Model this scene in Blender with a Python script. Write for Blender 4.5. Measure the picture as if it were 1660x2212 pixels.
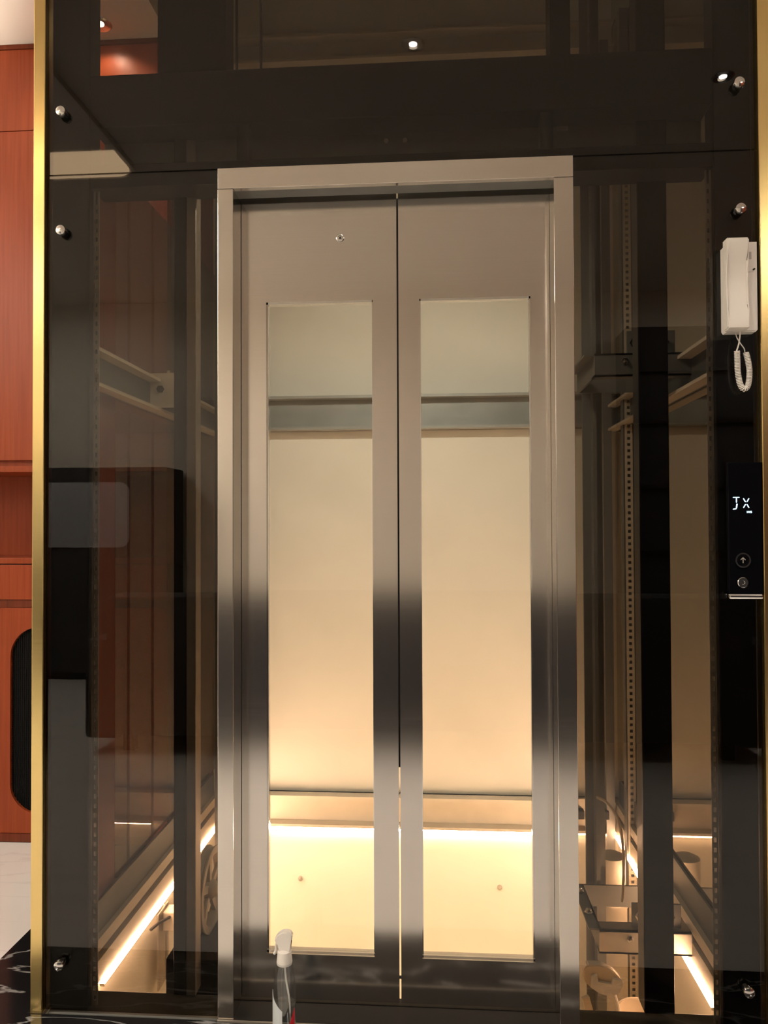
import bpy, bmesh, math, random
from mathutils import Vector, Matrix
random.seed(4)
PI = math.pi
sc = bpy.context.scene
for o in list(bpy.data.objects): bpy.data.objects.remove(o)
C = sc.collection

# ------------------------------------------------------------------ camera, world, exposure
cam = bpy.data.cameras.new('camera'); camo = bpy.data.objects.new('camera', cam); C.objects.link(camo)
camo.matrix_world = Matrix(((0.997524, 0.005153, 0.070143, 0.0996),
                            (0.07022, -0.016659, -0.997392, -1.908),
                            (-0.003971, 0.999848, -0.016979, 1.230),
                            (0, 0, 0, 1)))
cam.sensor_fit = 'VERTICAL'; cam.sensor_height = 36; cam.lens = 27.03; cam.clip_start = 0.02
sc.camera = camo
w = bpy.data.worlds.new('world'); sc.world = w; w.use_nodes = True
w.node_tree.nodes['Background'].inputs[0].default_value = (1, .85, .7, 1)
w.node_tree.nodes['Background'].inputs[1].default_value = 0.02
sc.view_settings.view_transform = 'Standard'; sc.view_settings.look = 'None'
sc.view_settings.gamma = 1; sc.view_settings.use_curve_mapping = False
EXPOSURE = 0.0
sc.view_settings.exposure = EXPOSURE

LED_COL = (1.0, .665, .46); LED_S = 185.0        # warm LED strips round the lift pit
ROOM_COL = (1.0, .91, .79)
LAMPS = [  # round area lamps behind the trims of the ceiling downlights: x, y, watts
    (-1.175, .90, 2.6), (-2.1, .55, 5), (.01, -1.115, 10), (1.324, -1.438, 10)]  # second one is unseen, added to brighten the ceiling and floor at left
FILL_PANELS = [  # unseen ceiling panels added to light the room (x, y, size x, size y, emission)
    (-3.25, -2.3, .5, 2.6, 33.), (2.70, -3.0, .4, 1.6, 30.)]
SHAFT_FILL_W = 15.0; UPLIGHT_FILL_W = 42.0  # strengths of the added shaft and ceiling fill lights
COVE_E = 6.5

# ------------------------------------------------------------------ materials
def newmat(name):
    m = bpy.data.materials.new(name); m.use_nodes = True
    nt = m.node_tree; b = nt.nodes['Principled BSDF']
    return m, nt, b
def mat(name, col, rough=.5, metal=0., spec=.5, noise=0., nscale=8., stretch=(1,1,1), bump=0., emit=None, es=0.):
    m, nt, b = newmat(name)
    b.inputs['Base Color'].default_value = (*col, 1); b.inputs['Roughness'].default_value = rough
    b.inputs['Metallic'].default_value = metal; b.inputs['Specular IOR Level'].default_value = spec
    if emit: b.inputs['Emission Color'].default_value = (*emit, 1); b.inputs['Emission Strength'].default_value = es
    if noise or bump:
        tc = nt.nodes.new('ShaderNodeTexCoord'); mp = nt.nodes.new('ShaderNodeMapping'); mp.inputs['Scale'].default_value = stretch
        n = nt.nodes.new('ShaderNodeTexNoise'); n.inputs['Scale'].default_value = nscale; n.inputs['Detail'].default_value = 5
        nt.links.new(tc.outputs['Object'], mp.inputs[0]); nt.links.new(mp.outputs[0], n.inputs['Vector'])
        if noise:
            r = nt.nodes.new('ShaderNodeValToRGB'); r.color_ramp.elements[0].position = .3; r.color_ramp.elements[1].position = .7
            r.color_ramp.elements[0].color = (*[c*(1-noise) for c in col], 1); r.color_ramp.elements[1].color = (*[min(1, c*(1+noise)) for c in col], 1)
            nt.links.new(n.outputs[0], r.inputs[0]); nt.links.new(r.outputs[0], b.inputs['Base Color'])
        if bump:
            bp = nt.nodes.new('ShaderNodeBump'); bp.inputs['Strength'].default_value = bump; bp.inputs['Distance'].default_value = .002
            nt.links.new(n.outputs[0], bp.inputs['Height']); nt.links.new(bp.outputs[0], b.inputs['Normal'])
    return m
def glassmat(name, tint, f0=.045, rough=0., boost=1.):
    m = bpy.data.materials.new(name); m.use_nodes = True; nt = m.node_tree; nt.nodes.clear()
    out = nt.nodes.new('ShaderNodeOutputMaterial'); mix = nt.nodes.new('ShaderNodeMixShader')
    tr = nt.nodes.new('ShaderNodeBsdfTransparent'); tr.inputs[0].default_value = (*tint, 1)
    gl = nt.nodes.new('ShaderNodeBsdfGlossy'); gl.inputs['Roughness'].default_value = rough
    gl.inputs[0].default_value = (1, 1, 1, 1)
    lw = nt.nodes.new('ShaderNodeLayerWeight'); lw.inputs['Blend'].default_value = .5
    p = nt.nodes.new('ShaderNodeMath'); p.operation = 'POWER'; p.inputs[1].default_value = 5
    ma = nt.nodes.new('ShaderNodeMath'); ma.operation = 'MULTIPLY_ADD'; ma.inputs[1].default_value = (1-f0)*boost; ma.inputs[2].default_value = f0
    nt.links.new(lw.outputs['Facing'], p.inputs[0]); nt.links.new(p.outputs[0], ma.inputs[0]); nt.links.new(ma.outputs[0], mix.inputs[0])
    nt.links.new(tr.outputs[0], mix.inputs[1]); nt.links.new(gl.outputs[0], mix.inputs[2]); nt.links.new(mix.outputs[0], out.inputs[0])
    return m
def emitmat(name, col, s):
    m = bpy.data.materials.new(name); m.use_nodes = True; nt = m.node_tree; nt.nodes.clear()
    out = nt.nodes.new('ShaderNodeOutputMaterial'); e = nt.nodes.new('ShaderNodeEmission')
    e.inputs[0].default_value = (*col, 1); e.inputs[1].default_value = s; nt.links.new(e.outputs[0], out.inputs[0]); return m
def wood(name, base, dark):
    m, nt, b = newmat(name)
    tc = nt.nodes.new('ShaderNodeTexCoord'); mp = nt.nodes.new('ShaderNodeMapping'); mp.inputs['Scale'].default_value = (26, 26, .9)
    n = nt.nodes.new('ShaderNodeTexNoise'); n.inputs['Scale'].default_value = 3; n.inputs['Detail'].default_value = 8; n.inputs['Distortion'].default_value = .4
    r = nt.nodes.new('ShaderNodeValToRGB'); r.color_ramp.elements[0].position = .3; r.color_ramp.elements[1].position = .72
    r.color_ramp.elements[0].color = (*dark, 1); r.color_ramp.elements[1].color = (*base, 1)
    nt.links.new(tc.outputs['Object'], mp.inputs[0]); nt.links.new(mp.outputs[0], n.inputs['Vector'])
    nt.links.new(n.outputs[0], r.inputs[0]); nt.links.new(r.outputs[0], b.inputs['Base Color'])
    b.inputs['Roughness'].default_value = .38; b.inputs['Specular IOR Level'].default_value = .2
    return m
def marble(name, base, vein, scale, rot, width, rough=.08, stretch=(1, 4, 1)):
    m, nt, b = newmat(name)
    tc = nt.nodes.new('ShaderNodeTexCoord'); mp = nt.nodes.new('ShaderNodeMapping'); mp.inputs['Rotation'].default_value = (0, 0, rot)
    mp.inputs['Scale'].default_value = stretch
    n = nt.nodes.new('ShaderNodeTexNoise'); n.inputs['Scale'].default_value = scale; n.inputs['Detail'].default_value = 7; n.inputs['Distortion'].default_value = 1.2
    s = nt.nodes.new('ShaderNodeMath'); s.operation = 'SUBTRACT'; s.inputs[1].default_value = .5
    a = nt.nodes.new('ShaderNodeMath'); a.operation = 'ABSOLUTE'
    r = nt.nodes.new('ShaderNodeValToRGB'); r.color_ramp.elements[0].position = 0; r.color_ramp.elements[1].position = width
    r.color_ramp.elements[0].color = (*vein, 1); r.color_ramp.elements[1].color = (*base, 1)
    nt.links.new(tc.outputs['Object'], mp.inputs[0]); nt.links.new(mp.outputs[0], n.inputs['Vector'])
    nt.links.new(n.outputs[0], s.inputs[0]); nt.links.new(s.outputs[0], a.inputs[0]); nt.links.new(a.outputs[0], r.inputs[0])
    nt.links.new(r.outputs[0], b.inputs['Base Color']); b.inputs['Roughness'].default_value = rough
    return m
def brushed(name, col, rough, metal=1., lo=.85):
    m, nt, b = newmat(name)
    b.inputs['Metallic'].default_value = metal; b.inputs['Anisotropic'].default_value = .0
    tc = nt.nodes.new('ShaderNodeTexCoord'); mp = nt.nodes.new('ShaderNodeMapping'); mp.inputs['Scale'].default_value = (2.5, 2.5, 420)
    n = nt.nodes.new('ShaderNodeTexNoise'); n.inputs['Scale'].default_value = 1.5; n.inputs['Detail'].default_value = 4
    r = nt.nodes.new('ShaderNodeMapRange'); r.inputs['To Min'].default_value = rough*.88; r.inputs['To Max'].default_value = rough*1.12
    c = nt.nodes.new('ShaderNodeValToRGB'); c.color_ramp.elements[0].color = (*[x*.96 for x in col], 1); c.color_ramp.elements[1].color = (*[min(1, x*1.04) for x in col], 1)
    nt.links.new(tc.outputs['Object'], mp.inputs[0]); nt.links.new(mp.outputs[0], n.inputs['Vector'])
    nt.links.new(n.outputs[0], r.inputs['Value']); nt.links.new(r.outputs[0], b.inputs['Roughness'])
    nt.links.new(n.outputs[0], c.inputs[0]); nt.links.new(c.outputs[0], b.inputs['Base Color'])
    return m

M = dict(
    cream=mat('cream_plaster', (.80, .76, .63), .75, noise=.035, nscale=3, bump=.05),
    paint=mat('room_paint', (.74, .70, .62), .8, noise=.02, nscale=2),
    ceil=mat('ceiling_paint', (.80, .74, .68), .85, noise=.01, nscale=2),
    taupe=mat('taupe_ceiling_paint', (.74, .69, .62), .85, noise=.01, nscale=2),
    steel=brushed('brushed_steel', (.69, .655, .62), .15),
    frame_steel=brushed('satin_steel', (.72, .68, .63), .16),
    gold=brushed('gold_trim', (.80, .60, .25), .22),
    chrome=mat('polished_steel', (.75, .74, .72), .12, 1.),
    zinc=mat('galvanised_steel', (.50, .46, .40), .42, .85, noise=.10, nscale=30),
    painted=mat('cream_painted_steel', (.62, .55, .43), .45, .1, noise=.05, nscale=15),
    track=mat('track_plate', (.26, .30, .26), .5, .1),
    flat=mat('matt_black', (.004, .004, .004), .9),
    dim=mat('shaded_beam_steel', (.30, .295, .255), .45, .2, noise=.08, nscale=9),  # darkened to put the upper back beam's shade into its colour
    grey=mat('grey_painted_steel', (.20, .20, .185), .4, .3, noise=.06, nscale=14),
    plate=mat('dark_plate', (.13, .135, .12), .4, .5, noise=.08, nscale=10),
    black=mat('black_steel', (.012, .012, .011), .35, .2, noise=.1, nscale=20),
    satinblack=mat('black_paint', (.006, .006, .006), .3),
    rubber=mat('black_rubber', (.015, .014, .013), .7),
    cable=mat('cream_cable', (.55, .42, .26), .5),
    rope=mat('steel_rope', (.05, .035, .025), .6, .3, noise=.3, nscale=120),
    strip=mat('pale_zinc', (.74, .72, .68), .4, .1),
    white=mat('ivory_plastic', (.78, .74, .68), .35, noise=.01, nscale=4),
    shade=mat('grey_plastic', (.46, .43, .39), .45),
    cup=mat('cream_plastic', (.74, .62, .46), .4),
    wood=wood('red_cherry_wood', (.34, .068, .021), (.26, .047, .015)),
    darkwood=wood('dark_cherry_wood', (.20, .045, .018), (.13, .028, .012)),
    mesh=mat('black_mesh', (.006, .006, .006), .8, spec=.15),
    wmarble=marble('white_marble', (.80, .79, .77), (.72, .71, .69), .9, .4, .02, .12),
    bmarble=marble('black_marble', (.010, .010, .011), (.30, .30, .30), 1.6, .55, .013, .12, (1, 3.2, 1)),
    tint=glassmat('bronze_tinted_glass', (.475, .440, .395), .040),
    side=glassmat('side_tinted_glass', (.66, .62, .58), .045),
    clear=glassmat('clear_glass', (.965, .96, .94), .02),
    thin=glassmat('clear_plastic', (.86, .88, .88), .10, .05),
    liquid=glassmat('clear_liquid', (.90, .93, .94), .05, .03),
    mirror=mat('dark_mirror_glass', (.55, .52, .47), .03, 1.),
    led=emitmat('warm_led', LED_COL, LED_S),
    blue=emitmat('display_led', (.55, .80, 1.0), 3.0),
    lamp=emitmat('downlight_led', (1.0, .94, .86), 45.0),
    cove=emitmat('ceiling_diffuser', (1.0, .70, .42), COVE_E),
    label=mat('pale_label', (.62, .66, .68), .5), red=mat('red_label', (.62, .02, .035), .45),
    sofa=mat('dark_fabric', (.030, .031, .036), .85, noise=.2, nscale=60),
    film=mat('grey_film', (.35, .36, .38), .25), board=mat('cardboard', (.36, .24, .14), .8, noise=.08, nscale=10),
)
PM = [emitmat('room_fill_panel_%d' % i, ROOM_COL, p[4]) for i, p in enumerate(FILL_PANELS)]

# ------------------------------------------------------------------ mesh helpers
def box(bm, x0, x1, y0, y1, z0, z1, bev=0.):
    vs = [bm.verts.new((x, y, z)) for x in (x0, x1) for y in (y0, y1) for z in (z0, z1)]
    q = [(0,1,3,2),(4,6,7,5),(0,4,5,1),(2,3,7,6),(0,2,6,4),(1,5,7,3)]
    fs = [bm.faces.new([vs[i] for i in f]) for f in q]
    if bev:
        es = list({e for f in fs for e in f.edges})
        bmesh.ops.bevel(bm, geom=es, offset=bev, segments=2, profile=.5, affect='EDGES')
def obox(bm, c, ax, ay, az, s):   # oriented box, half sizes s
    vs = [bm.verts.new(Vector(c)+Vector(ax)*s[0]*i+Vector(ay)*s[1]*j+Vector(az)*s[2]*k) for i in (-1,1) for j in (-1,1) for k in (-1,1)]
    for f in ((0,1,3,2),(4,6,7,5),(0,4,5,1),(2,3,7,6),(0,2,6,4),(1,5,7,3)): bm.faces.new([vs[i] for i in f])
def bar(bm, a, b, wd, th, up=(0,0,1)):
    a = Vector(a); b = Vector(b); d = (b-a); L = d.length; d.normalize(); u = Vector(up); s = d.cross(u).normalized(); u = s.cross(d)
    obox(bm, (a+b)/2, d, s, u, (L/2, wd/2, th/2))
def lathe(bm, c, prof, axis='z', n=28):
    c = Vector(c); rings = []
    for r, h in prof:
        ring = []
        for i in range(n):
            a = 2*PI*i/n; p, q = r*math.cos(a), r*math.sin(a)
            v = {'z': (p, q, h), 'y': (p, h, q), 'x': (h, p, q)}[axis]
            ring.append(bm.verts.new(c+Vector(v)))
        rings.append(ring)
    for k in range(len(rings)-1):
        for i in range(n):
            bm.faces.new([rings[k][i], rings[k][(i+1)%n], rings[k+1][(i+1)%n], rings[k+1][i]])
    bm.faces.new(rings[0]); bm.faces.new(rings[-1][::-1])
def tube(bm, pts, r, n=8, closed=False):
    pts = [Vector(p) for p in pts]; rings = []; prev = None; N = len(pts)
    for i, p in enumerate(pts):
        t = (pts[(i+1) % N]-pts[i-1]) if closed else (pts[min(i+1, N-1)]-pts[max(i-1, 0)])
        t.normalize()
        if prev is None:
            prev = t.orthogonal().normalized()
        s = (prev - t*prev.dot(t)).normalized(); prev = s; q = t.cross(s)
        rings.append([bm.verts.new(p+(s*math.cos(2*PI*k/n)+q*math.sin(2*PI*k/n))*r) for k in range(n)])
    for i in range(N if closed else N-1):
        a, b = rings[i], rings[(i+1) % N]
        for k in range(n): bm.faces.new([a[k], a[(k+1)%n], b[(k+1)%n], b[k]])
    if not closed: bm.faces.new(rings[0][::-1]); bm.faces.new(rings[-1])
def prism(bm, poly, y0, y1):        # polygon in xz extruded along y
    a = [bm.verts.new((x, y0, z)) for x, z in poly]; b = [bm.verts.new((x, y1, z)) for x, z in poly]
    bm.faces.new(a); bm.faces.new(b[::-1]); n = len(poly)
    for i in range(n): bm.faces.new([a[i], b[i], b[(i+1)%n], a[(i+1)%n]])
def obj(name, bm, m, parent=None, smooth=False, at=None):
    bmesh.ops.recalc_face_normals(bm, faces=bm.faces[:])
    me = bpy.data.meshes.new(name); bm.to_mesh(me); bm.free(); me.materials.append(M[m] if isinstance(m, str) else m)
    if smooth:
        for p in me.polygons: p.use_smooth = True
        me.set_sharp_from_angle(angle=math.radians(38))
    o = bpy.data.objects.new(name, me); C.objects.link(o)
    if at is not None: o.location = at
    if parent: o.parent = parent; o.matrix_parent_inverse = Matrix.Translation(-parent.location)
    return o
def B(): return bmesh.new()
def boxes(name, lst, m, parent=None, bev=0., smooth=False):
    bm = B()
    for b in lst: box(bm, *b[:6], bev=bev)
    return obj(name, bm, m, parent, smooth)
def struct(o, label=None):
    o['kind'] = 'structure'
    if label: o['label'] = label
    return o
def tag(o, label, cat, group=None):
    o['label'] = label; o['category'] = cat
    if group: o['group'] = group
    return o
def thing(name, loc, label, cat, group=None):
    o = bpy.data.objects.new(name, None); C.objects.link(o); o.location = loc; o.empty_display_size = .05
    return tag(o, label, cat, group)
def copy_tree(o, delta, parent=None):
    c = o.copy(); C.objects.link(c)
    if parent: c.parent = parent
    else: c.location = o.location + Vector(delta)
    for ch in list(o.children): copy_tree(ch, delta, c)
    return c

# ------------------------------------------------------------------ room shell
ZC = 3.14; XL, XR, YB = -3.6, 3.0, -4.5; SL, SR, SB = -.90, .87, 1.50   # shaft left, right, back
bm = B()
box(bm, XL, XR, YB, -.29, -.06, 0); box(bm, XL, -1.15, -.29, 1.0, -.06, 0)
struct(obj('floor', bm, 'wmarble'), 'white marble floor of the room')
bm = B()
box(bm, -1.15, XR, -.29, -.012, -.06, .0005); box(bm, -1.15, -.945, -.012, 1.0, -.06, .0005)
struct(obj('trim_1', bm, 'bmarble'), 'black marble border with white veins round the lift')
bm = B()
box(bm, XL, XR, YB, -.0, ZC, ZC+.1); box(bm, XL, -.94, 0, 1.3, ZC, ZC+.1)
struct(obj('ceiling', bm, 'taupe'), 'taupe painted ceiling')
struct(boxes('wall_left', [(XL-.1, XL, YB, 1.1, -.06, ZC+.1)], 'paint'))
struct(boxes('wall_back', [(XL, XR, YB-.1, YB, -.06, ZC+.1)], 'paint'))
struct(boxes('wall_right', [(XR, XR+.1, YB, .1, -.06, ZC+.1)], 'darkwood'))
struct(boxes('wall_front', [(.925, XR, 0.0, .12, -.06, ZC+.1)], 'paint'))
struct(boxes('wall_shaft_back', [(-1.0, .97, SB, SB+.1, -1.2, 5)], 'cream'), 'cream plastered back wall of the lift shaft')
struct(boxes('wall_pit_left', [(-1.0, SL, .10, SB, -1.2, -.085)], 'cream'))
struct(boxes('wall_pit_right', [(SR, .97, .10, SB, -1.2, -.085)], 'cream'))
struct(boxes('wall_pit_front', [(-1.0, .97, -.0, .10, -1.2, -.10)], 'cream'))
struct(boxes('floor_pit', [(-1.0, .97, 0, SB, -1.3, -1.2)], 'cream'))
struct(boxes('wall_shaft_right', [(SR+.012, .97, .0, SB, -.085, 5)], 'black'))
struct(boxes('wall_shaft_upper_left', [(-1.0, SL-.0, .0, SB, ZC+.1, 5)], 'cream'))
struct(boxes('wall_shaft_upper_front', [(-.9, .87, -.10, 0, ZC, 5)], 'cream'))
struct(boxes('ceiling_shaft', [(-1.0, .97, -.1, SB+.1, 5, 5.1)], 'cream'))
struct(boxes('wall_shaft_side', [(-1.0, SL-.012, 1.045, SB, -.085, ZC+.1)], 'darkwood'))

# ------------------------------------------------------------------ LED strips of the pit
def led(name, seg, base, label):
    t = thing(name, (base[0], base[2], base[4]), label, 'light strip', 'warm led strips round the lift pit')
    boxes('mounting_channel', [base], 'painted', t); boxes('led_tape', [seg], 'led', t)
led('led_strip', (-.62, .82, 1.462, 1.486, -.100, -.086), (-.62, .82, 1.466, 1.484, -.112, -.100), 'warm light strip glowing under the beam on the back wall of the shaft')
led('led_strip', (-.893, -.866, .27, 1.40, -.090, -.076), (-.882, -.868, .27, 1.40, -.098, -.090), 'slanting warm light strip low inside the left glass bay')
led('led_strip', (.836, .863, .27, 1.40, -.090, -.076), (.838, .852, .27, 1.40, -.098, -.090), 'slanting warm light strip low inside the right glass bay')

# ------------------------------------------------------------------ steel frame of the shaft
fr = thing('steel_shaft_frame', (0, .06, 0), 'black and cream steel frame of posts and beams inside the glass lift shaft', 'frame')
for x0, x1, y0, y1, z0, z1, m in (
    (-.898, -.797, .012, .075, 0, 3.14, 'black'), (.778, .866, .012, .075, 0, 3.14, 'black'),
    (-.60, -.565, .085, .135, 0, 2.40, 'black'), (.611, .686, .085, .145, 0, 3.14, 'satinblack')):
    boxes('post', [(x0, x1, y0, y1, z0, z1)], m, fr, bev=.003)
boxes('post', [(-.565, -.540, .085, .130, 0, 2.26)], 'zinc', fr, bev=.002)
for x0, x1 in ((-.412, -.382), (.361, .392)): boxes('header_post', [(x0, x1, .02, .06, 2.165, 2.26)], 'flat', fr)
for x0, x1 in ((-.62, -.44), (.385, .435)): boxes('upper_post', [(x0, x1, .02, .09, 2.40, 3.6)], 'black', fr)
boxes('header_beam', [(-.797, .778, .012, .10, 2.262, 2.400)], 'black', fr, bev=.003)
boxes('header_beam', [(-.797, .778, .012, .10, 2.105, 2.165)], 'black', fr, bev=.002)
boxes('door_track_plate', [(-.797, .778, .10, .112, 2.155, 2.320)], 'track', fr)
boxes('sill_beam', [(-.898, .866, .002, .10, -.10, -.004)], 'grey', fr, bev=.003)
def channel_x(z0, z1, y, m='painted', x0=-.898, x1=.868):   # C channel along X, web at the back
    return [(x0, x1, y-.012, y, z0, z1), (x0, x1, y-.065, y, z1-.012, z1), (x0, x1, y-.065, y, z0, z0+.012)]
def channel_y(z0, z1, xw, sgn, y0, y1):                     # C channel along Y, web on the side wall
    a = sorted((xw, xw+sgn*.010)); b = sorted((xw, xw+sgn*.022))
    return [(a[0], a[1], y0, y1, z0, z1), (b[0], b[1], y0, y1, z1-.010, z1), (b[0], b[1], y0, y1, z0, z0+.010)]
for z0, z1 in ((-.085, .050), (1.650, 1.800), (3.29, 3.41)):
    boxes('back_beam', channel_x(z0, z1, 1.498), 'dim' if z0 > 1 and z0 < 2 else 'painted', fr)
for xw, sg in ((-.897, 1), (.868, -1)):
    a = sorted((xw, xw+sg*.008)); b = sorted((xw+sg*.008, xw+sg*.048)); c = sorted((xw, xw+sg*.024))
    web = boxes('side_beam', [(a[0], a[1], .10, 1.43, 1.625, 1.735)], 'plate', fr)
    for z in (1.625, 1.725): boxes('flange', [(b[0], b[1], .10, 1.43, z, z+.010)], 'painted', web)
    low = boxes('side_beam', [(a[0], a[1], .10, 1.43, .0, .142)], 'plate', fr)
    boxes('ledge', [(c[0], c[1], .10, 1.43, .015, .050)], 'painted', low)
    boxes('ledge', [(c[0], c[1], .10, 1.43, -.072, -.010)], 'painted', low)
boxes('corner_post', [(.835, .868, 1.20, 1.24, -1.2, 3.3)], 'grey', fr)
boxes('corner_post', [(.80, .835, 1.40, 1.43, -1.2, 3.3)], 'grey', fr)
# perforated strips: real slots
def perforated(name, x0, x1, y, z0, z1, m, label, pitch=.0245, t=.002):
    bm = B(); wd = x1-x0; e = wd*.30
    box(bm, x0, x0+e, y, y+t, z0, z1); box(bm, x1-e, x1, y, y+t, z0, z1)
    z = z0
    while z < z1-pitch:
        box(bm, x0+e, x1-e, y, y+t, z, z+pitch*.52); z += pitch
    return tag(obj(name, bm, m), label, 'metal strip')
perforated('perforated_strip', -.795, -.779, .030, .0, 2.105, 'strip', 'slotted metal strip up the left black post behind the glass')
perforated('perforated_strip', .762, .777, .030, .0, 2.105, 'strip', 'slotted metal strip up the right black post beside the call panel')
perforated('perforated_strip', .838, .868, 1.185, -.9, 2.9, 'painted', 'pale slotted upright deep in the right bay, beside the black post')

# ------------------------------------------------------------------ side glass and mirror
tag(boxes('side_glass_pane', [(SL-.010, SL-.002, .42, SB, .145, 2.36)], 'side'), 'brown tinted glass pane closing the left side of the shaft', 'glass pane')
tag(boxes('side_mirror_pane', [(SR+.000, SR+.010, .10, SB, .13, 4.9)], 'mirror'), 'dark mirrored glass pane lining the right side of the shaft', 'glass pane')
tag(boxes('wooden_side_panel', [(SL-.016, SL-.002, .08, .417, .13, 2.36)], 'darkwood', bev=.001), 'dark red wooden panel at the front of the left shaft side', 'panel')

# ------------------------------------------------------------------ glass facade with bolts
def bolt(p, x, z):
    bm = B(); lathe(bm, (x, -.0, z), [(.009, .004), (.009, -.008), (.0135, -.010), (.0135, -.018), (.012, -.0215), (.008, -.0235), (.002, -.0245)], 'y', 28)
    obj('bolt_cap', bm, 'chrome', p, True)
def pane(x0, x1, z0, z1, label, bolts):
    g = thing('glass_panel', ((x0+x1)/2, 0, z0), label, 'glass panel')
    boxes('glass_sheet', [(x0, x1, .0, .008, z0, z1)], 'tint', g)
    for x, z in bolts: bolt(g, x, z)
    return g
pane(-.903, .873, 2.1385, 3.13, 'wide dark tinted glass panel above the lift door', [(-.860, 2.294), (.829, 2.293)])
gl = pane(-.903, -.455, .004, 2.1345, 'tall dark tinted glass panel left of the lift door', [(-.859, 1.987), (-.858, .125)])
gr = pane(.436, .873, .004, 2.1345, 'tall dark tinted glass panel right of the lift door', [(.829, 1.987), (.827, .123)])
for x0, x1, side, y0 in ((-.935, -.904, 'left', -.014), (.874, .922, 'right', -.014)):
    tag(boxes('gold_trim', [(x0, x1, y0, .03, .0, 3.138)], 'gold', bev=.002), 'brushed gold metal strip down the %s edge of the glass front' % side, 'trim')

# ------------------------------------------------------------------ door frame and sliding doors
df = thing('door_frame', (0, 0, 0), 'satin steel frame round the sliding lift doors', 'door frame')
for x0, x1, in ((-.453, -.413), (.387, .434)):
    boxes('jamb', [(x0, x1, -.012, .006, 0, 2.0805)], 'frame_steel', df, bev=.0012)
boxes('reveal', [(-.453, -.4135, .006, .066, 0, 2.0805)], 'frame_steel', df)
boxes('reveal', [(.3875, .434, .006, .066, 0, 2.0805)], 'frame_steel', df)
boxes('head', [(-.453, .434, -.012, .006, 2.0815, 2.1340)], 'frame_steel', df, bev=.0012)
boxes('head_reveal', [(-.453, .434, .006, .052, 2.082, 2.105)], 'grey', df)
boxes('threshold', [(-.453, .434, -.012, .064, -.004, .006), (-.453, .434, .068, .098, -.004, .006)], 'black', df)
boxes('threshold_edge', [(-.453, .434, -.018, -.0125, -.002, .005)], 'zinc', df)
def door(xa, xb, wx0, wx1, label):
    d = thing('sliding_door', ((xa+xb)/2, .085, .009), label, 'door')
    z0, z1, a, b = .012, 2.092, .126, 1.814; y0, y1 = .070, .100
    bm = B()
    for r in ((xa, wx0, z0, z1), (wx1, xb, z0, z1), (wx0, wx1, z0, a), (wx0, wx1, b, z1)):
        box(bm, r[0], r[1], y0, y1, r[2], r[3])
    p = obj('door_leaf', bm, 'steel', d)
    bm = B(); s = .003
    for r in ((wx0, wx0+s, a, b), (wx1-s, wx1, a, b), (wx0, wx1, a, a+s), (wx0, wx1, b-s, b)):
        box(bm, r[0], r[1], y0+.010, y1, r[2], r[3])
    obj('window_bead', bm, 'chrome', d)
    boxes('window_pane', [(wx0+s, wx1-s, .086, .091, a+s, b-s)], 'clear', d)
    return d
dl = door(-.440, -.0045, -.347, -.067, 'left sliding steel lift door with keyhole and tall clear window')
dr = door(.0000, .420, .054, .338, 'right sliding steel lift door with tall clear window')
boxes('gap_light_stop', [(-.0085, .0, .1005, .104, .60, 2.09), (-.0085, .0, .1005, .104, .055, .062)], 'rubber', dr)  # added strip that blocks shaft light in the upper door gap
bm = B(); lathe(bm, (-.151, .070, 1.978), [(.0105, .0), (.0105, -.002), (.009, -.003), (.006, -.003), (.0055, -.0012), (.001, -.001)], 'y', 26)
k = obj('keyhole', bm, 'chrome', dl, True); k['label'] = 'round triangular-key release lock'
prism(bm := B(), [(-.154, 1.9765), (-.148, 1.9765), (-.151, 1.982)], .0665, .0685); obj('key_slot', bm, 'rubber', k)

# ------------------------------------------------------------------ guide rails, brackets, clamps
def rail(x0, x1, y, label):
    bm = B(); c = (x0+x1)/2
    box(bm, x0, x1, y, y+.010, -1.2, 4.9); box(bm, c-.006, c+.006, y-.045, y, -1.2, 4.9)
    o = tag(obj('guide_rail', bm, 'grey'), label, 'rail'); return o
rail(.602, .668, .80, 'dark steel guide rail standing right behind the door frame in the right bay')
rail(-.700, -.632, .80, 'dark steel guide rail standing behind the spoked pulley in the left bay')
def bolt_xy(p, x, y, z, r=.011, h=.016, m='chrome', axis='y', s=-1):
    bm = B(); lathe(bm, (x, y, z), [(r*1.5, 0), (r*1.5, s*.003), (r, s*.004), (r, s*h), (r*.4, s*(h+.002))], axis, 6)
    obj('bolt', bm, m, p)
def bracket(z, label, fm='grey'):
    b = thing('rail_bracket', (.72, .46, z), label, 'bracket')
    boxes('front_arm', [(.575, .866, .45, .458, z, z+.070), (.575, .866, .45, .50, z+.064, z+.070), (.575, .866, .45, .50, z, z+.006)], fm, b)
    boxes('side_arm', [(.575, .581, .458, .745, z, z+.070), (.545, .581, .458, .745, z+.064, z+.070)], 'grey', b)
    boxes('back_arm', [(.581, .866, .737, .745, z, z+.070)], 'grey', b)
    pl = boxes('clamp_plate', [(.675, .820, .47, .478, z+.070, z+.142)], 'grey', b, bev=.002)
    for x in (.700, .785): bolt_xy(b, x, .47, z+.105)
    bolt_xy(b, .665, .45, z+.045, .007, .008)
    for y in (.55, .68): bolt_xy(b, .562, y, z+.070, .009, .012, 'chrome', 'z', 1)
    return b
bracket(1.676, 'upper angled steel bracket holding bolts in the right bay')
bracket(-.052, 'lower angled steel bracket above the white plastic parts in the right bay', 'zinc')
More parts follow.
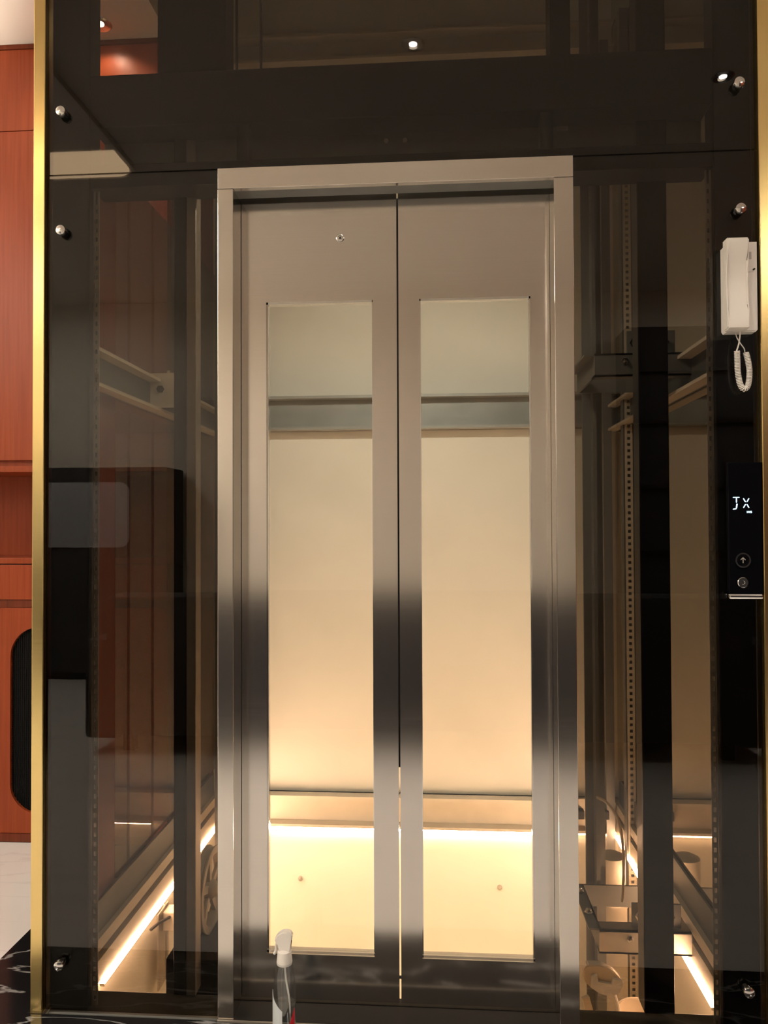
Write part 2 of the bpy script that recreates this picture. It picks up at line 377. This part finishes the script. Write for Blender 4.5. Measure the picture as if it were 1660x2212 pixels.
# left clamp block on the upper side beam
cb = thing('beam_clamp', (-.87, .8, 1.64), 'pale bolted clamp block on the upper slanting beam, left bay', 'clamp')
bm = B(); box(bm, -.886, -.800, .665, .675, 1.637, 1.755); box(bm, -.886, -.800, .675, .93, 1.745, 1.755); box(bm, -.808, -.800, .675, .93, 1.637, 1.745)
obj('block', bm, 'painted', cb)
for y in (.72, .80, .88): bolt_xy(cb, -.80, y, 1.70, .009, .014, 'zinc', 'x', 1)
for y in (.74, .86): bolt_xy(cb, -.845, y, 1.755, .010, .022, 'zinc', 'z', 1)
bolt_xy(cb, -.85, .665, 1.70, .009, .014, 'rubber')
# small clips on the back beam
def clip(x, z, label):
    c = thing('rail_clip', (x, 1.42, z), label, 'clip')
    boxes('clip_plate', [(x-.035, x+.035, 1.424, 1.430, z-.055, z+.055)], 'painted', c, bev=.001)
    bm = B(); box(bm, x-.03, x+.012, 1.385, 1.424, z-.018, z+.018, bev=.004); obj('rubber_block', bm, 'rubber', c)
clip(.695, .010, 'pale clip plate with black block, left of the dark guide rail in the right bay')
clip(.797, .010, 'pale clip plate with black block, right of the dark guide rail in the right bay')
for x, z, nm in ((-.518, -.338, 'left'), (.360, -.352, 'right')):
    bm = B(); lathe(bm, (x, 1.50, z), [(.011, 0), (.011, -.004), (.006, -.005), (.006, -.012), (.002, -.013)], 'y', 16)
    tag(obj('wall_anchor', bm, 'zinc', smooth=True), 'small metal anchor in the pit wall seen through the %s door window' % nm, 'anchor')
# hoist ropes
for x, n in ((-.724, 'nearer'), (-.622, 'farther')):
    bm = B(); tube(bm, [(x, 1.2, -.35), (x, 1.2, 4.9)], .0055, 10)
    tag(obj('hoist_rope', bm, 'rope', smooth=True), '%s dark rope hanging in the left bay, seen mirrored in the side glass' % ('left-hand' if x > -.65 else 'right-hand'), 'rope', 'ropes in the left bay')
# pulley wheel
pw = thing('pulley_wheel', (-.575, .30, .165), 'cream spoked pulley wheel low beside the left door jamb', 'wheel')
bm = B(); R_ = .118; cx, cy, cz = -.572, .31, .172
n = 48; prof = [(R_-.020, -.014), (R_, -.014), (R_, -.010), (R_-.007, -.004), (R_-.007, .004), (R_, .010), (R_, .014), (R_-.020, .014)]
rings = [[bm.verts.new((cx+h, cy+r*math.cos(2*PI*i/n), cz+r*math.sin(2*PI*i/n))) for r, h in prof] for i in range(n)]
for i in range(n):
    for j in range(len(prof)):
        bm.faces.new([rings[i][j], rings[(i+1)%n][j], rings[(i+1)%n][(j+1)%8], rings[i][(j+1)%8]])
obj('rim', bm, 'painted', pw, True)
bm = B(); lathe(bm, (cx, cy, cz), [(.012, -.024), (.022, -.018), (.026, -.012), (.026, .012), (.022, .018), (.012, .026)], 'x', 24); obj('hub', bm, 'painted', pw, True)
for i in range(5):
    a = 2*PI*i/5+.3; d = Vector((0, math.cos(a), math.sin(a))); c = Vector((cx, cy, cz))
    bm = B(); bar(bm, c+d*.022, c+d*(R_-.016), .020, .010, up=(1, 0, 0)); obj('spoke', bm, 'painted', pw)
boxes('wheel_mount', [(-.622, -.590, .28, .34, .125, .165), (-.628, -.622, .26, .36, -.004, .30)], 'grey', pw)
# cabinet-like weight box at the foot
tag(boxes('black_floor_box', [(-.640, -.470, .14, .40, -.08, .062)], 'black', bev=.003), 'black box standing beneath the spoked pulley wheel', 'box')
# limit switch
ls = thing('limit_switch', (-.84, .80, -.2), 'small pale limit switch under the left slanting light strip', 'switch')
boxes('switch_body', [(-.868, -.815, .74, .80, -.185, -.120)], 'painted', ls, bev=.004)
boxes('mount_plate', [(-.898, -.868, .77, .776, -.37, -.11), (-.872, -.868, .70, .80, -.37, -.11)], 'zinc', ls)
bm = B(); tube(bm, [(-.842, .74, -.135), (-.862, .69, -.130), (-.872, .64, -.128)], .005, 8); obj('lever', bm, 'rubber', ls, True)
# bare cable loop in the right bay
bm = B(); P0 = [(.60, .60, .36), (.625, .58, .352), (.648, .56, .325), (.662, .55, .28), (.668, .545, .22), (.668, .54, .15), (.664, .54, .06)]
def smooth_path(P, k=6):
    P = [Vector(p) for p in P]; out = []
    for i in range(len(P)-1):
        a, b, c, d = P[max(i-1, 0)], P[i], P[i+1], P[min(i+2, len(P)-1)]
        for s in range(k):
            t = s/k; out.append(.5*((2*b)+(-a+c)*t+(2*a-5*b+4*c-d)*t*t+(-a+3*b-3*c+d)*t**3))
    out.append(P[-1]); return out
tube(bm, smooth_path(P0), .0045, 8)
tag(obj('loose_cable', bm, 'cable', smooth=True), 'cream cable curving down above the lower bracket, right bay', 'cable')
# white plastic parts at the foot of the right bay
cup = thing('plastic_cover', (.56, .36, -.10), 'cream plastic notched cover lying low in the right bay', 'cap')
bm = B(); prism(bm, [(0.5066, -0.0583), (0.5086, -0.0411), (0.52, -0.0293), (0.5539, -0.0281), (0.5689, -0.0352), (0.5914, -0.0438), (0.6118, -0.0658), (0.6192, -0.0844), (0.6077, -0.1083), (0.5832, -0.1179), (0.5532, -0.1104), (0.5289, -0.0935), (0.5102, -0.0771)], .345, .372)
bmesh.ops.bevel(bm, geom=bm.edges[:], offset=.003, segments=2, affect='EDGES'); obj('cover_body', bm, 'cup', cup, True)
bm = B(); prism(bm, [(0.5268, -0.0835), (0.5296, -0.0552), (0.5446, -0.0509), (0.5471, -0.0696), (0.5836, -0.0757), (0.5875, -0.0606), (0.6127, -0.0641), (0.6152, -0.0764), (0.6039, -0.0994), (0.5796, -0.1085), (0.5498, -0.1014)], .334, .3445); obj('notched_rim', bm, 'white', cup)
bk = thing('plastic_basin', (.64, .46, -.3), 'round pale plastic basin low behind the black post, right bay', 'basin')
bm = B(); lathe(bm, (.705, .50, -.300), [(.025, -.03), (.040, .0), (.058, .030), (.066, .048), (.068, .053), (.062, .053), (.055, .034), (.035, .008), (.001, .004)], 'z', 36); obj('bowl', bm, 'cup', bk, True)
bm = B(); tube(bm, [(.60, .44, -.12), (.625, .45, -.20), (.635, .46, -.27)], .006, 8); obj('stick', bm, 'white', bk, True)
bm = B(); bar(bm, (.50, .28, -.08), (.575, .30, -.36), .012, .02); tag(obj('plastic_batten', bm, 'cup'), 'slim cream batten leaning below the notched plastic cover', 'batten')
pb = thing('pit_buffer', (.60, 1.0, -.6), 'pale cylinder with flange standing in the right bay pit', 'buffer')
bm = B(); lathe(bm, (.735, 1.02, -1.2), [(.055, 0), (.055, 1.02), (.058, 1.02), (.058, 1.035), (.05, 1.035), (.05, 1.20), (.03, 1.21)], 'z', 28); obj('cylinder', bm, 'painted', pb, True)

# ------------------------------------------------------------------ header details behind the upper glass
for x, z in ((-.032, 2.242), (.018, 2.242), (-.040, 2.196)):
    bm = B(); lathe(bm, (x, .10, z), [(.006, 0), (.006, -.006), (.002, -.007)], 'y', 10)
    o = obj('header_screw', bm, 'white', fr, True)
boxes('white_clip', [(.412, .440, .088, .096, 2.250, 2.258)], 'white', fr)

# ------------------------------------------------------------------ intercom
ic = thing('intercom', (.829, 0, 1.69), 'ivory wall intercom with handset on the right black edge', 'intercom')
bm = B(); prism(bm, [(.7865, 1.693), (.7900, 1.687), (.857, 1.687), (.8615, 1.692), (.8615, 1.902), (.795, 1.902), (.7865, 1.893)], -.030, -.0005)
bmesh.ops.bevel(bm, geom=[e for e in bm.edges if max(v.co.y for v in e.verts) < -.02], offset=.003, segments=2, affect='EDGES')
obj('base', bm, 'white', ic, True)
bm = B(); vs = []
sec = [(1.687, -.052), (1.69, -.060), (1.72, -.062), (1.745, -.052), (1.80, -.046), (1.85, -.052), (1.875, -.062), (1.90, -.062), (1.904, -.054)]
L = [bm.verts.new((.7805, y, z)) for z, y in sec]+[bm.verts.new((.7805, -.0305, 1.904)), bm.verts.new((.7805, -.0305, 1.687))]
R2 = [bm.verts.new((.8310, v.co.y, v.co.z)) for v in L]
bm.faces.new(L); bm.faces.new(R2[::-1]); n = len(L)
for i in range(n): bm.faces.new([L[i], L[(i+1)%n], R2[(i+1)%n], R2[i]])
bmesh.ops.bevel(bm, geom=[e for e in bm.edges if abs(e.verts[0].co.x-e.verts[1].co.x) < 1e-5], offset=.003, segments=2, affect='EDGES')
obj('handset', bm, 'white', ic, True)
boxes('name_window', [(.8350, .8475, -.0308, -.0298, 1.860, 1.877)], 'shade', ic)
boxes('door_button', [(.8340, .8480, -.034, -.0300, 1.828, 1.841)], 'white', ic, bev=.0015)
bm = B(); lathe(bm, (.8525, -.0300, 1.835), [(.0022, 0), (.0022, -.005)], 'y', 10); obj('indicator', bm, 'rubber', ic)
# coiled cord
def ln(a, b, k): return [Vector(a).lerp(Vector(b), i/k) for i in range(k)]
path = smooth_path([(.8150, -.022, 1.643), (.8155, -.022, 1.62), (.8165, -.022, 1.59), (.8215, -.022, 1.563), (.829, -.022, 1.5515), (.8375, -.022, 1.556), (.8420, -.022, 1.573), (.8430, -.022, 1.597), (.8400, -.022, 1.620), (.8355, -.022, 1.638)], 60)
# resample evenly and wind a helix round it
d = [0]
for i in range(1, len(path)): d.append(d[-1]+(path[i]-path[i-1]).length)
turns = int(d[-1]/.0036); N = turns*12; pts = []; j = 0
for i in range(N+1):
    s = d[-1]*i/N
    while j < len(d)-2 and d[j+1] < s: j += 1
    f = (s-d[j])/max(1e-9, d[j+1]-d[j]); p = path[j].lerp(path[j+1], f); t = (path[j+1]-path[j]).normalized()
    nn = Vector((0, 1, 0)); q = t.cross(nn).normalized(); a = 2*PI*turns*i/N
    pts.append(p+(q*math.cos(a)+nn*math.sin(a))*.0058)
bm = B(); tube(bm, pts, .0014, 5)
obj('coiled_cord', bm, 'white', ic, True)
bm = B(); tube(bm, smooth_path([(.8200, -.030, 1.689), (.8185, -.030, 1.672), (.8155, -.030, 1.655), (.8125, -.024, 1.640)]), .0018, 8)
tube(bm, smooth_path([(.8120, -.022, 1.689), (.8150, -.022, 1.675), (.8240, -.020, 1.661), (.8330, -.018, 1.649), (.8345, -.018, 1.641)]), .0013, 8)
obj('cord_lead', bm, 'white', ic, True)

# ------------------------------------------------------------------ call panel
cp = thing('call_panel', (.832, 0, 1.05), 'black glass lift call panel with lit display and up button', 'call panel')
boxes('face_plate', [(.793, .872, -.014, -.0005, 1.060, 1.377)], 'satinblack', cp, bev=.0015)
M['pglass'] = mat('black_panel_glass', (.003, .003, .004), .12, spec=.08)
cp.children[0].data.materials[0] = M['pglass']
boxes('chrome_foot', [(.792, .872, -.017, -.0005, 1.050, 1.0625)], 'chrome', cp, bev=.004)
bm = B(); f0, f1 = -.0155, -.0143
K = .00106
def px(x, y): return (.825+(x-1604)*K, 1.279-(y-1081)*K*1.0)
def seg(a, b, wd=.0020):
    (x0, z0), (x1, z1) = px(*a), px(*b); dx, dz = x1-x0, z1-z0; L_ = math.hypot(dx, dz); nx, nz = -dz/L_*wd/2, dx/L_*wd/2
    ex, ez = dx/L_*wd*.5, dz/L_*wd*.5
    prism(bm, [(x0+nx, z0+nz), (x0-ex, z0-ez), (x0-nx, z0-nz), (x1-nx, z1-nz), (x1+ex, z1+ez), (x1+nx, z1+nz)], f0, f1)
seg((1585, 1068), (1598, 1068)); seg((1592, 1070), (1592, 1079)); seg((1593, 1083), (1592, 1091), .0026); seg((1591, 1093.5), (1585, 1094.5), .0026)
seg((1607.5, 1071), (1611.5, 1078)); seg((1619, 1071), (1615, 1078)); seg((1607.5, 1091), (1611.5, 1084)); seg((1619, 1091), (1615, 1084))
for a, b in (((1615, 1099), (1615, 1103)), ((1617.5, 1099), (1617.5, 1103)), ((1617.5, 1099), (1620.5, 1103)), ((1620.5, 1099), (1620.5, 1103)),
             ((1622.5, 1099), (1625, 1099)), ((1622.5, 1101), (1625, 1101)), ((1622.5, 1103), (1625, 1103)), ((1622.5, 1099), (1622.5, 1101)), ((1625, 1101), (1625, 1103))):
    seg(a, b, .0009)
o = obj('display_text', bm, 'blue', cp); o['label'] = 'blue-white segment letters J X'
def ring(bm, x, z, r0, r1, y0, y1, n=40):
    A = [[bm.verts.new((x+r*math.cos(2*PI*i/n), y, z+r*math.sin(2*PI*i/n))) for r, y in ((r0, y0), (r0, y1), (r1, y1), (r1, y0))] for i in range(n)]
    for i in range(n):
        for j in range(4): bm.faces.new([A[i][j], A[(i+1)%n][j], A[(i+1)%n][(j+1)%4], A[i][(j+1)%4]])
bz = 1.1425
bm = B(); ring(bm, .825, bz, .0145, .0180, -.014, -.0185); b_ = obj('up_button', bm, 'chrome', cp, True)
bm = B(); lathe(bm, (.825, -.014, bz), [(.0144, 0), (.0144, -.0025), (.013, -.003)], 'y', 32); obj('button_face', bm, M['pglass'], b_, True)
bm = B(); bar(bm, (.825, -.0175, bz-.0065), (.825, -.0175, bz+.006), .0014, .001, up=(0, 1, 0)); bar(bm, (.8195, -.0175, bz+.001), (.825, -.0175, bz+.0065), .0014, .001, up=(0, 1, 0)); bar(bm, (.8305, -.0175, bz+.001), (.825, -.0175, bz+.0065), .0014, .001, up=(0, 1, 0))
obj('up_arrow', bm, 'shade', b_)
bm = B(); lathe(bm, (.825, -.014, 1.0895), [(.0125, 0), (.0125, -.002), (.0115, -.003), (.0045, -.003), (.004, -.001), (.001, -.001)], 'y', 32); obj('key_switch', bm, 'chrome', cp, True)

# ------------------------------------------------------------------ wooden wall cabinets, left
WY = 1.0
X0, X1 = XL+.01, -.945
uc = thing('upper_cabinet', (-2.2, 1.0, 1.443), 'tall red-brown wooden upper wall cabinet reaching the ceiling', 'cabinet')
boxes('carcass', [(X0, X1, WY+.018, WY+.30, 1.467, 3.10)], 'wood', uc)
boxes('cornice', [(X0, X1, WY-.004, WY+.02, 3.122, 3.139)], 'darkwood', uc)
xs = [X0, -2.75, -2.15, -1.66, X1]
for i in range(4):
    boxes('door', [(xs[i]+.001, xs[i+1]-.001, WY, WY+.018, 1.490, 2.7935)], 'wood', uc, bev=.001)
    boxes('top_door', [(xs[i]+.001, xs[i+1]-.001, WY, WY+.018, 2.7965, 3.120)], 'wood', uc, bev=.001)
boxes('under_shelf', [(X0, X1, WY-.002, WY+.30, 1.443, 1.467)], 'wood', uc, bev=.002)
lc = thing('lower_cabinet', (-2.2, 1.0, 0), 'red-brown wooden base cabinet with drawer row and rounded mesh opening', 'cabinet')
boxes('niche_back', [(X0, X1, WY+.26, WY+.28, 1.107, 1.443)], 'wood', lc)
boxes('countertop', [(X0, X1, WY-.002, WY+.28, 1.084, 1.107)], 'wood', lc, bev=.002)
boxes('carcass', [(X0, X1, WY+.022, WY+.28, .03, 1.084)], 'darkwood', lc)
for i in range(4): boxes('drawer_front', [(xs[i]+.001, xs[i+1]-.001, WY, WY+.018, .944, 1.080)], 'wood', lc, bev=.001)
boxes('rail_strip', [(X0, X1, WY+.010, WY+.022, .912, .944)], 'darkwood', lc)
boxes('plinth', [(X0, X1, WY-.003, WY+.02, .003, .034)], 'darkwood', lc)
# door with stadium opening
def stadium(cx, cz, w_, h_, n=12):
    r = w_/2; P_ = []
    for s, z in ((1, cz+h_/2-r), (-1, cz-h_/2+r)):
        for i in range(n+1):
            a = (0 if s == 1 else PI)+PI*i/n; P_.append((cx+r*math.cos(a), z+r*math.sin(a)))
    return P_
def rounded(cx, cz, w_, h_, r, n=10):
    P_ = []
    for sx, sz, a0 in ((1, 1, 0), (-1, 1, PI/2), (-1, -1, PI), (1, -1, 3*PI/2)):
        for i in range(n+1):
            a = a0+PI/2*i/n; P_.append((cx+sx*(w_/2-r)+r*math.cos(a), cz+sz*(h_/2-r)+r*math.sin(a)))
    return P_
hx0, hx1, hz0, hz1 = -1.574, -1.30, .112, .836
hole = rounded((hx0+hx1)/2, (hz0+hz1)/2, hx1-hx0, hz1-hz0, .115)
bm = B(); bb = (-1.659, X1-.001, .036, .911)
rim = []
def ray_rect(x, z):
    cx_, cz_ = (hx0+hx1)/2, (hz0+hz1)/2; dx, dz = x-cx_, z-cz_; t = 1e9
    if dx > 1e-9: t = min(t, (bb[1]-cx_)/dx)
    if dx < -1e-9: t = min(t, (bb[0]-cx_)/dx)
    if dz > 1e-9: t = min(t, (bb[3]-cz_)/dz)
    if dz < -1e-9: t = min(t, (bb[2]-cz_)/dz)
    return (cx_+dx*t, cz_+dz*t)
outp = [ray_rect(x, z) for x, z in hole]
# snap the closest outer points to the rectangle's corners
for cxr in (bb[0], bb[1]):
    for czr in (bb[2], bb[3]):
        i = min(range(len(outp)), key=lambda i: (outp[i][0]-cxr)**2+(outp[i][1]-czr)**2); outp[i] = (cxr, czr)
n = len(hole)
hf = [bm.verts.new((x, WY, z)) for x, z in hole]; hb = [bm.verts.new((x, WY+.018, z)) for x, z in hole]
of = [bm.verts.new((x, WY, z)) for x, z in outp]; ob = [bm.verts.new((x, WY+.018, z)) for x, z in outp]
for i in range(n):
    j = (i+1) % n
    for q in ((hf[i], hf[j], of[j], of[i]), (hb[i], ob[i], ob[j], hb[j]), (hf[i], hb[i], hb[j], hf[j]), (of[i], of[j], ob[j], ob[i])):
        try: bm.faces.new(q)
        except ValueError: pass
dd = obj('vent_door', bm, 'wood', lc)
for i in range(3): boxes('door', [(xs[i]+.001, xs[i+1]-.001, WY, WY+.018, .036, .911)], 'wood', lc, bev=.001)
bm = B(); x = hx0-.005
while x < hx1+.006:
    box(bm, x, x+.0035, WY+.012, WY+.0135, hz0, hz1); x += .0085
z = hz0
while z < hz1:
    box(bm, hx0, hx1, WY+.0137, WY+.015, z, z+.0035); z += .0085
boxes('vent_backing', [(hx0-.01, hx1+.01, WY+.0185, WY+.0215, hz0-.01, hz1+.01)], 'flat', dd)
m_ = obj('vent_mesh', bm, 'mesh', dd); m_['label'] = 'black perforated mesh'

# ------------------------------------------------------------------ spray bottle
sp = thing('spray_bottle', (-.263, -.12, 0), 'clear spray bottle with white trigger head before the left door', 'bottle')
X, Y = -.263, -.12
bm = B(); lathe(bm, (X, Y, .001), [(.010, .002), (.024, .0), (.0265, .006), (.0265, .150), (.0245, .172), (.0225, .190), (.0195, .202), (.0185, .214), (.013, .218)], 'z', 36); obj('bottle_body', bm, 'thin', sp, True)
bm = B(); lathe(bm, (X, Y, .001), [(.010, .005), (.023, .004), (.0250, .009), (.0250, .118), (.001, .1185)], 'z', 36); obj('liquid', bm, 'liquid', sp, True)
bm = B(); tube(bm, smooth_path([(X, Y, .214), (X+.004, Y, .17), (X+.013, Y-.004, .12), (X+.016, Y-.006, .03)]), .0022, 8); obj('dip_tube', bm, 'white', sp, True)
bm = B(); lathe(bm, (X, Y, .210), [(.013, 0), (.018, .0), (.0185, .003), (.0165, .022), (.0165, .030), (.010, .034)], 'z', 28); obj('cap', bm, 'white', sp, True)
bm = B(); prism(bm, [(X-.013, .238), (X+.015, .238), (X+.014, .262), (X+.020, .272), (X+.019, .281), (X+.010, .287), (X-.004, .286), (X-.016, .278), (X-.022, .268), (X-.022, .262), (X-.012, .258)], Y-.009, Y+.009)
bmesh.ops.bevel(bm, geom=bm.edges[:], offset=.0025, segments=2, affect='EDGES'); obj('trigger_head', bm, 'white', sp, True)
bm = B(); tube(bm, smooth_path([(X-.013, Y, .262), (X-.019, Y, .252), (X-.020, Y, .240), (X-.024, Y, .231)]), .0032, 8); obj('trigger', bm, 'white', sp, True)
def patch(a0, a1, z0, z1, r, m, nm, tilt=0.):
    bm = B(); k = 12; A = []
    for i in range(k+1):
        a = a0+(a1-a0)*i/k; A.append([bm.verts.new((X+rr*math.cos(a), Y+rr*math.sin(a), z)) for rr, z in ((r, z0), (r, z1-tilt*i/k), (r-.0006, z1-tilt*i/k), (r-.0006, z0))])
    for i in range(k):
        for j in range(4): bm.faces.new([A[i][j], A[i][(j+1)%4], A[i+1][(j+1)%4], A[i+1][j]])
    bm.faces.new(A[0]); bm.faces.new(A[-1][::-1]); return obj(nm, bm, m, sp, True)
patch(-PI*.98, -PI*.50, .02, .150, .0275, 'label', 'label_sticker', .035)
patch(-PI*.30, -PI*.12, .02, .085, .0277, 'red', 'red_sticker', -.03)

# ------------------------------------------------------------------ ceiling fittings
def downlight(x, y, wts, label):
    t = thing('downlight', (x, y, ZC), label, 'downlight', 'round ceiling downlights')
    bm = B(); n = 40
    pr = [(.017, -.0015), (.040, -.007), (.046, -.003), (.046, .0)]
    A = [[bm.verts.new((x+r*math.cos(2*PI*i/n), y+r*math.sin(2*PI*i/n), ZC+z)) for r, z in pr] for i in range(n)]
    for i in range(n):
        for j in range(4): bm.faces.new([A[i][j], A[(i+1)%n][j], A[(i+1)%n][(j+1)%4], A[i][(j+1)%4]])
    obj('trim_ring', bm, 'chrome', t, True)
    bm = B(); lathe(bm, (x, y, ZC-.003), [(.016, .003), (.016, 0), (.001, -.001)], 'z', 24); obj('lens', bm, 'lamp', t)
    l = bpy.data.lights.new('downlight_beam', 'SPOT'); l.energy = wts*4; l.color = ROOM_COL; l.spot_size = math.radians(140 if y > .7 else 105); l.spot_blend = .5; l.shadow_soft_size = .015
    lo = bpy.data.objects.new('downlight_beam', l); C.objects.link(lo); lo.location = (x, y, ZC-.012); lo.parent = t; lo.matrix_parent_inverse = Matrix.Translation(-t.location)
names = ['ceiling downlight just in front of the wooden cabinet, shining through the upper glass', 'added ceiling downlight out of view, farther left above the wooden cabinets',
         'ceiling downlight mirrored above the middle of the lift door', 'ceiling downlight mirrored near the top right glass bolt']
for (x, y, wt), nm in zip(LAMPS, names): downlight(x, y, wt, nm)
for i, p in enumerate(FILL_PANELS):
    t = thing('ceiling_fill_panel', (p[0], p[1], ZC), 'added fill-light ceiling panel, out of view at the %s of the room' % ('left' if i == 0 else 'right'), 'fill panel')
    boxes('diffuser', [(p[0]-p[2]/2, p[0]+p[2]/2, p[1]-p[3]/2, p[1]+p[3]/2, ZC-.03, ZC-.002)], PM[i], t)
    boxes('rim', [(p[0]-p[2]/2-.02, p[0]+p[2]/2+.02, p[1]-p[3]/2-.02, p[1]-p[3]/2, ZC-.035, ZC), (p[0]-p[2]/2-.02, p[0]+p[2]/2+.02, p[1]+p[3]/2, p[1]+p[3]/2+.02, ZC-.035, ZC),
                  (p[0]-p[2]/2-.02, p[0]-p[2]/2, p[1]-p[3]/2, p[1]+p[3]/2, ZC-.035, ZC), (p[0]+p[2]/2, p[0]+p[2]/2+.02, p[1]-p[3]/2, p[1]+p[3]/2, ZC-.035, ZC)], 'paint', t)
sl = thing('shaft_fill_lamp', (-.02, .14, 2.34), 'added fill lamp hidden behind the black header beam inside the lift shaft', 'lamp')  # unseen lamp added to brighten the shaft's back wall
boxes('fill_housing', [(-.16, .12, .112, .150, 2.30, 2.37)], 'grey', sl, bev=.004)
bm = B(); obox(bm, (-.02, .158, 2.315), (1, 0, 0), (0, .707, -.707), (0, .707, .707), (.12, .020, .004)); obj('fill_cover', bm, 'white', sl)
l = bpy.data.lights.new('shaft_fill_light', 'AREA'); l.shape = 'RECTANGLE'; l.size = .22; l.size_y = .035; l.energy = SHAFT_FILL_W; l.color = (1.0, .95, .84)
lo = bpy.data.objects.new('shaft_fill_light', l); C.objects.link(lo); lo.location = (-.02, .172, 2.300); lo.rotation_euler = (math.radians(10), 0, 0); lo.parent = sl; lo.matrix_parent_inverse = Matrix.Translation(-sl.location)
to = thing('fill_uplighter', (-2.15, .35, 0), 'added black uplighter out of view, brightening the ceiling at left', 'lamp')  # unseen uplighter added to lift the ceiling brightness at left
bm = B(); lathe(bm, (-2.15, .35, 0), [(.14, .001), (.14, .015), (.02, .025)], 'z', 32); obj('base', bm, 'black', to, True)
bm = B(); lathe(bm, (-2.15, .35, 0), [(.012, .02), (.012, 1.75)], 'z', 16); obj('pole', bm, 'black', to, True)
bm = B(); n = 32; pr = [(.03, 1.74), (.15, 1.84), (.146, 1.842), (.028, 1.750)]
A = [[bm.verts.new((-2.15+q*math.cos(2*PI*i/n), .35+q*math.sin(2*PI*i/n), z)) for q, z in pr] for i in range(n)]
for i in range(n):
    for j in range(4): bm.faces.new([A[i][j], A[(i+1)%n][j], A[(i+1)%n][(j+1)%4], A[i][(j+1)%4]])
obj('fill_lamp_shade', bm, 'black', to, True)
l = bpy.data.lights.new('uplight_fill', 'SPOT'); l.energy = UPLIGHT_FILL_W*4; l.color = (1.0, .86, .72); l.spot_size = math.radians(76); l.spot_blend = .6; l.shadow_soft_size = .05
lo = bpy.data.objects.new('uplight_fill', l); C.objects.link(lo); lo.location = (-2.15, .35, 1.85); lo.rotation_euler = (PI, 0, 0); lo.parent = to; lo.matrix_parent_inverse = Matrix.Translation(-to.location)
# dropped ceiling tray whose corner shows mirrored in the upper glass
tr = thing('ceiling_tray', (-1.9, -1.4, ZC), 'pale dropped ceiling tray with glowing edge, mirrored in the upper glass', 'ceiling tray')
bm = B()
def tray_poly(x1, x0, ya, yb, r):
    P_ = [(x0, ya), (x1, ya)]
    for i in range(7):
        a = PI/2*i/6; P_.append((x1-r+r*math.cos(a), yb+r-r*math.sin(a)))
    P_.append((x0, yb)); return P_
def slab(bm, poly, z0, z1):
    a = [bm.verts.new((x, y, z0)) for x, y in poly]; b = [bm.verts.new((x, y, z1)) for x, y in poly]; n = len(poly)
    bm.faces.new(a); bm.faces.new(b[::-1])
    for i in range(n): bm.faces.new([a[i], b[i], b[(i+1)%n], a[(i+1)%n]])
slab(bm, tray_poly(-1.49, -2.6, -.32, -2.10, .10), ZC-.03, ZC-.0005); obj('tray_panel', bm, 'ceil', tr)
bm = B(); slab(bm, tray_poly(-1.51, -2.5, -1.80, -2.07, .09), ZC-.038, ZC-.0305); obj('light_diffuser', bm, 'cove', tr)

# ------------------------------------------------------------------ room furniture, mirrored in doors and glass
sf = thing('sofa', (0, -2.8, 0), 'long dark sofa across the room, mirrored in the steel doors', 'sofa')
boxes('base', [(-1.7, 1.7, -3.15, -2.25, .08, .42)], 'sofa', sf, bev=.03, smooth=True)
boxes('backrest', [(-1.7, 1.7, -2.32, -2.12, .10, .86)], 'sofa', sf, bev=.04, smooth=True)
for x in (-1.72, 1.72): boxes('armrest', [(x-.1, x+.1, -3.15, -2.14, .08, .62)], 'sofa', sf, bev=.03, smooth=True)
for x in (-1.6, 1.6):
    for y in (-3.05, -2.25): boxes('leg', [(x-.03, x+.03, y-.03, y+.03, 0, .09)], 'black', sf)

dc = thing('sideboard', (-2.45, -4.2, 0), 'dark tall sideboard with grey glass door against the back wall, mirrored in the left glass', 'sideboard')
boxes('body', [(-3.55, -2.05, -4.46, -4.05, .06, 1.70)], 'sofa', dc, bev=.01)
bm = B(); prism(bm, rounded(-2.85, 1.32, 1.0, .52, .08), -4.048, -4.040); obj('glass_door', bm, 'film', dc)
boxes('plinth', [(-3.5, -2.1, -4.42, -4.10, 0, .062)], 'black', dc)
bc = thing('bookcase', (2.2, -4.2, 0), 'dark bookcase against the back wall at the right', 'bookcase')
boxes('body', [(1.55, 2.85, -4.46, -4.12, 0, 2.75)], 'sofa', bc, bev=.01)
for z in (.5, 1.0, 1.5, 2.0, 2.4): boxes('shelf', [(1.56, 2.84, -4.125, -4.09, z, z+.03)], 'black', bc)
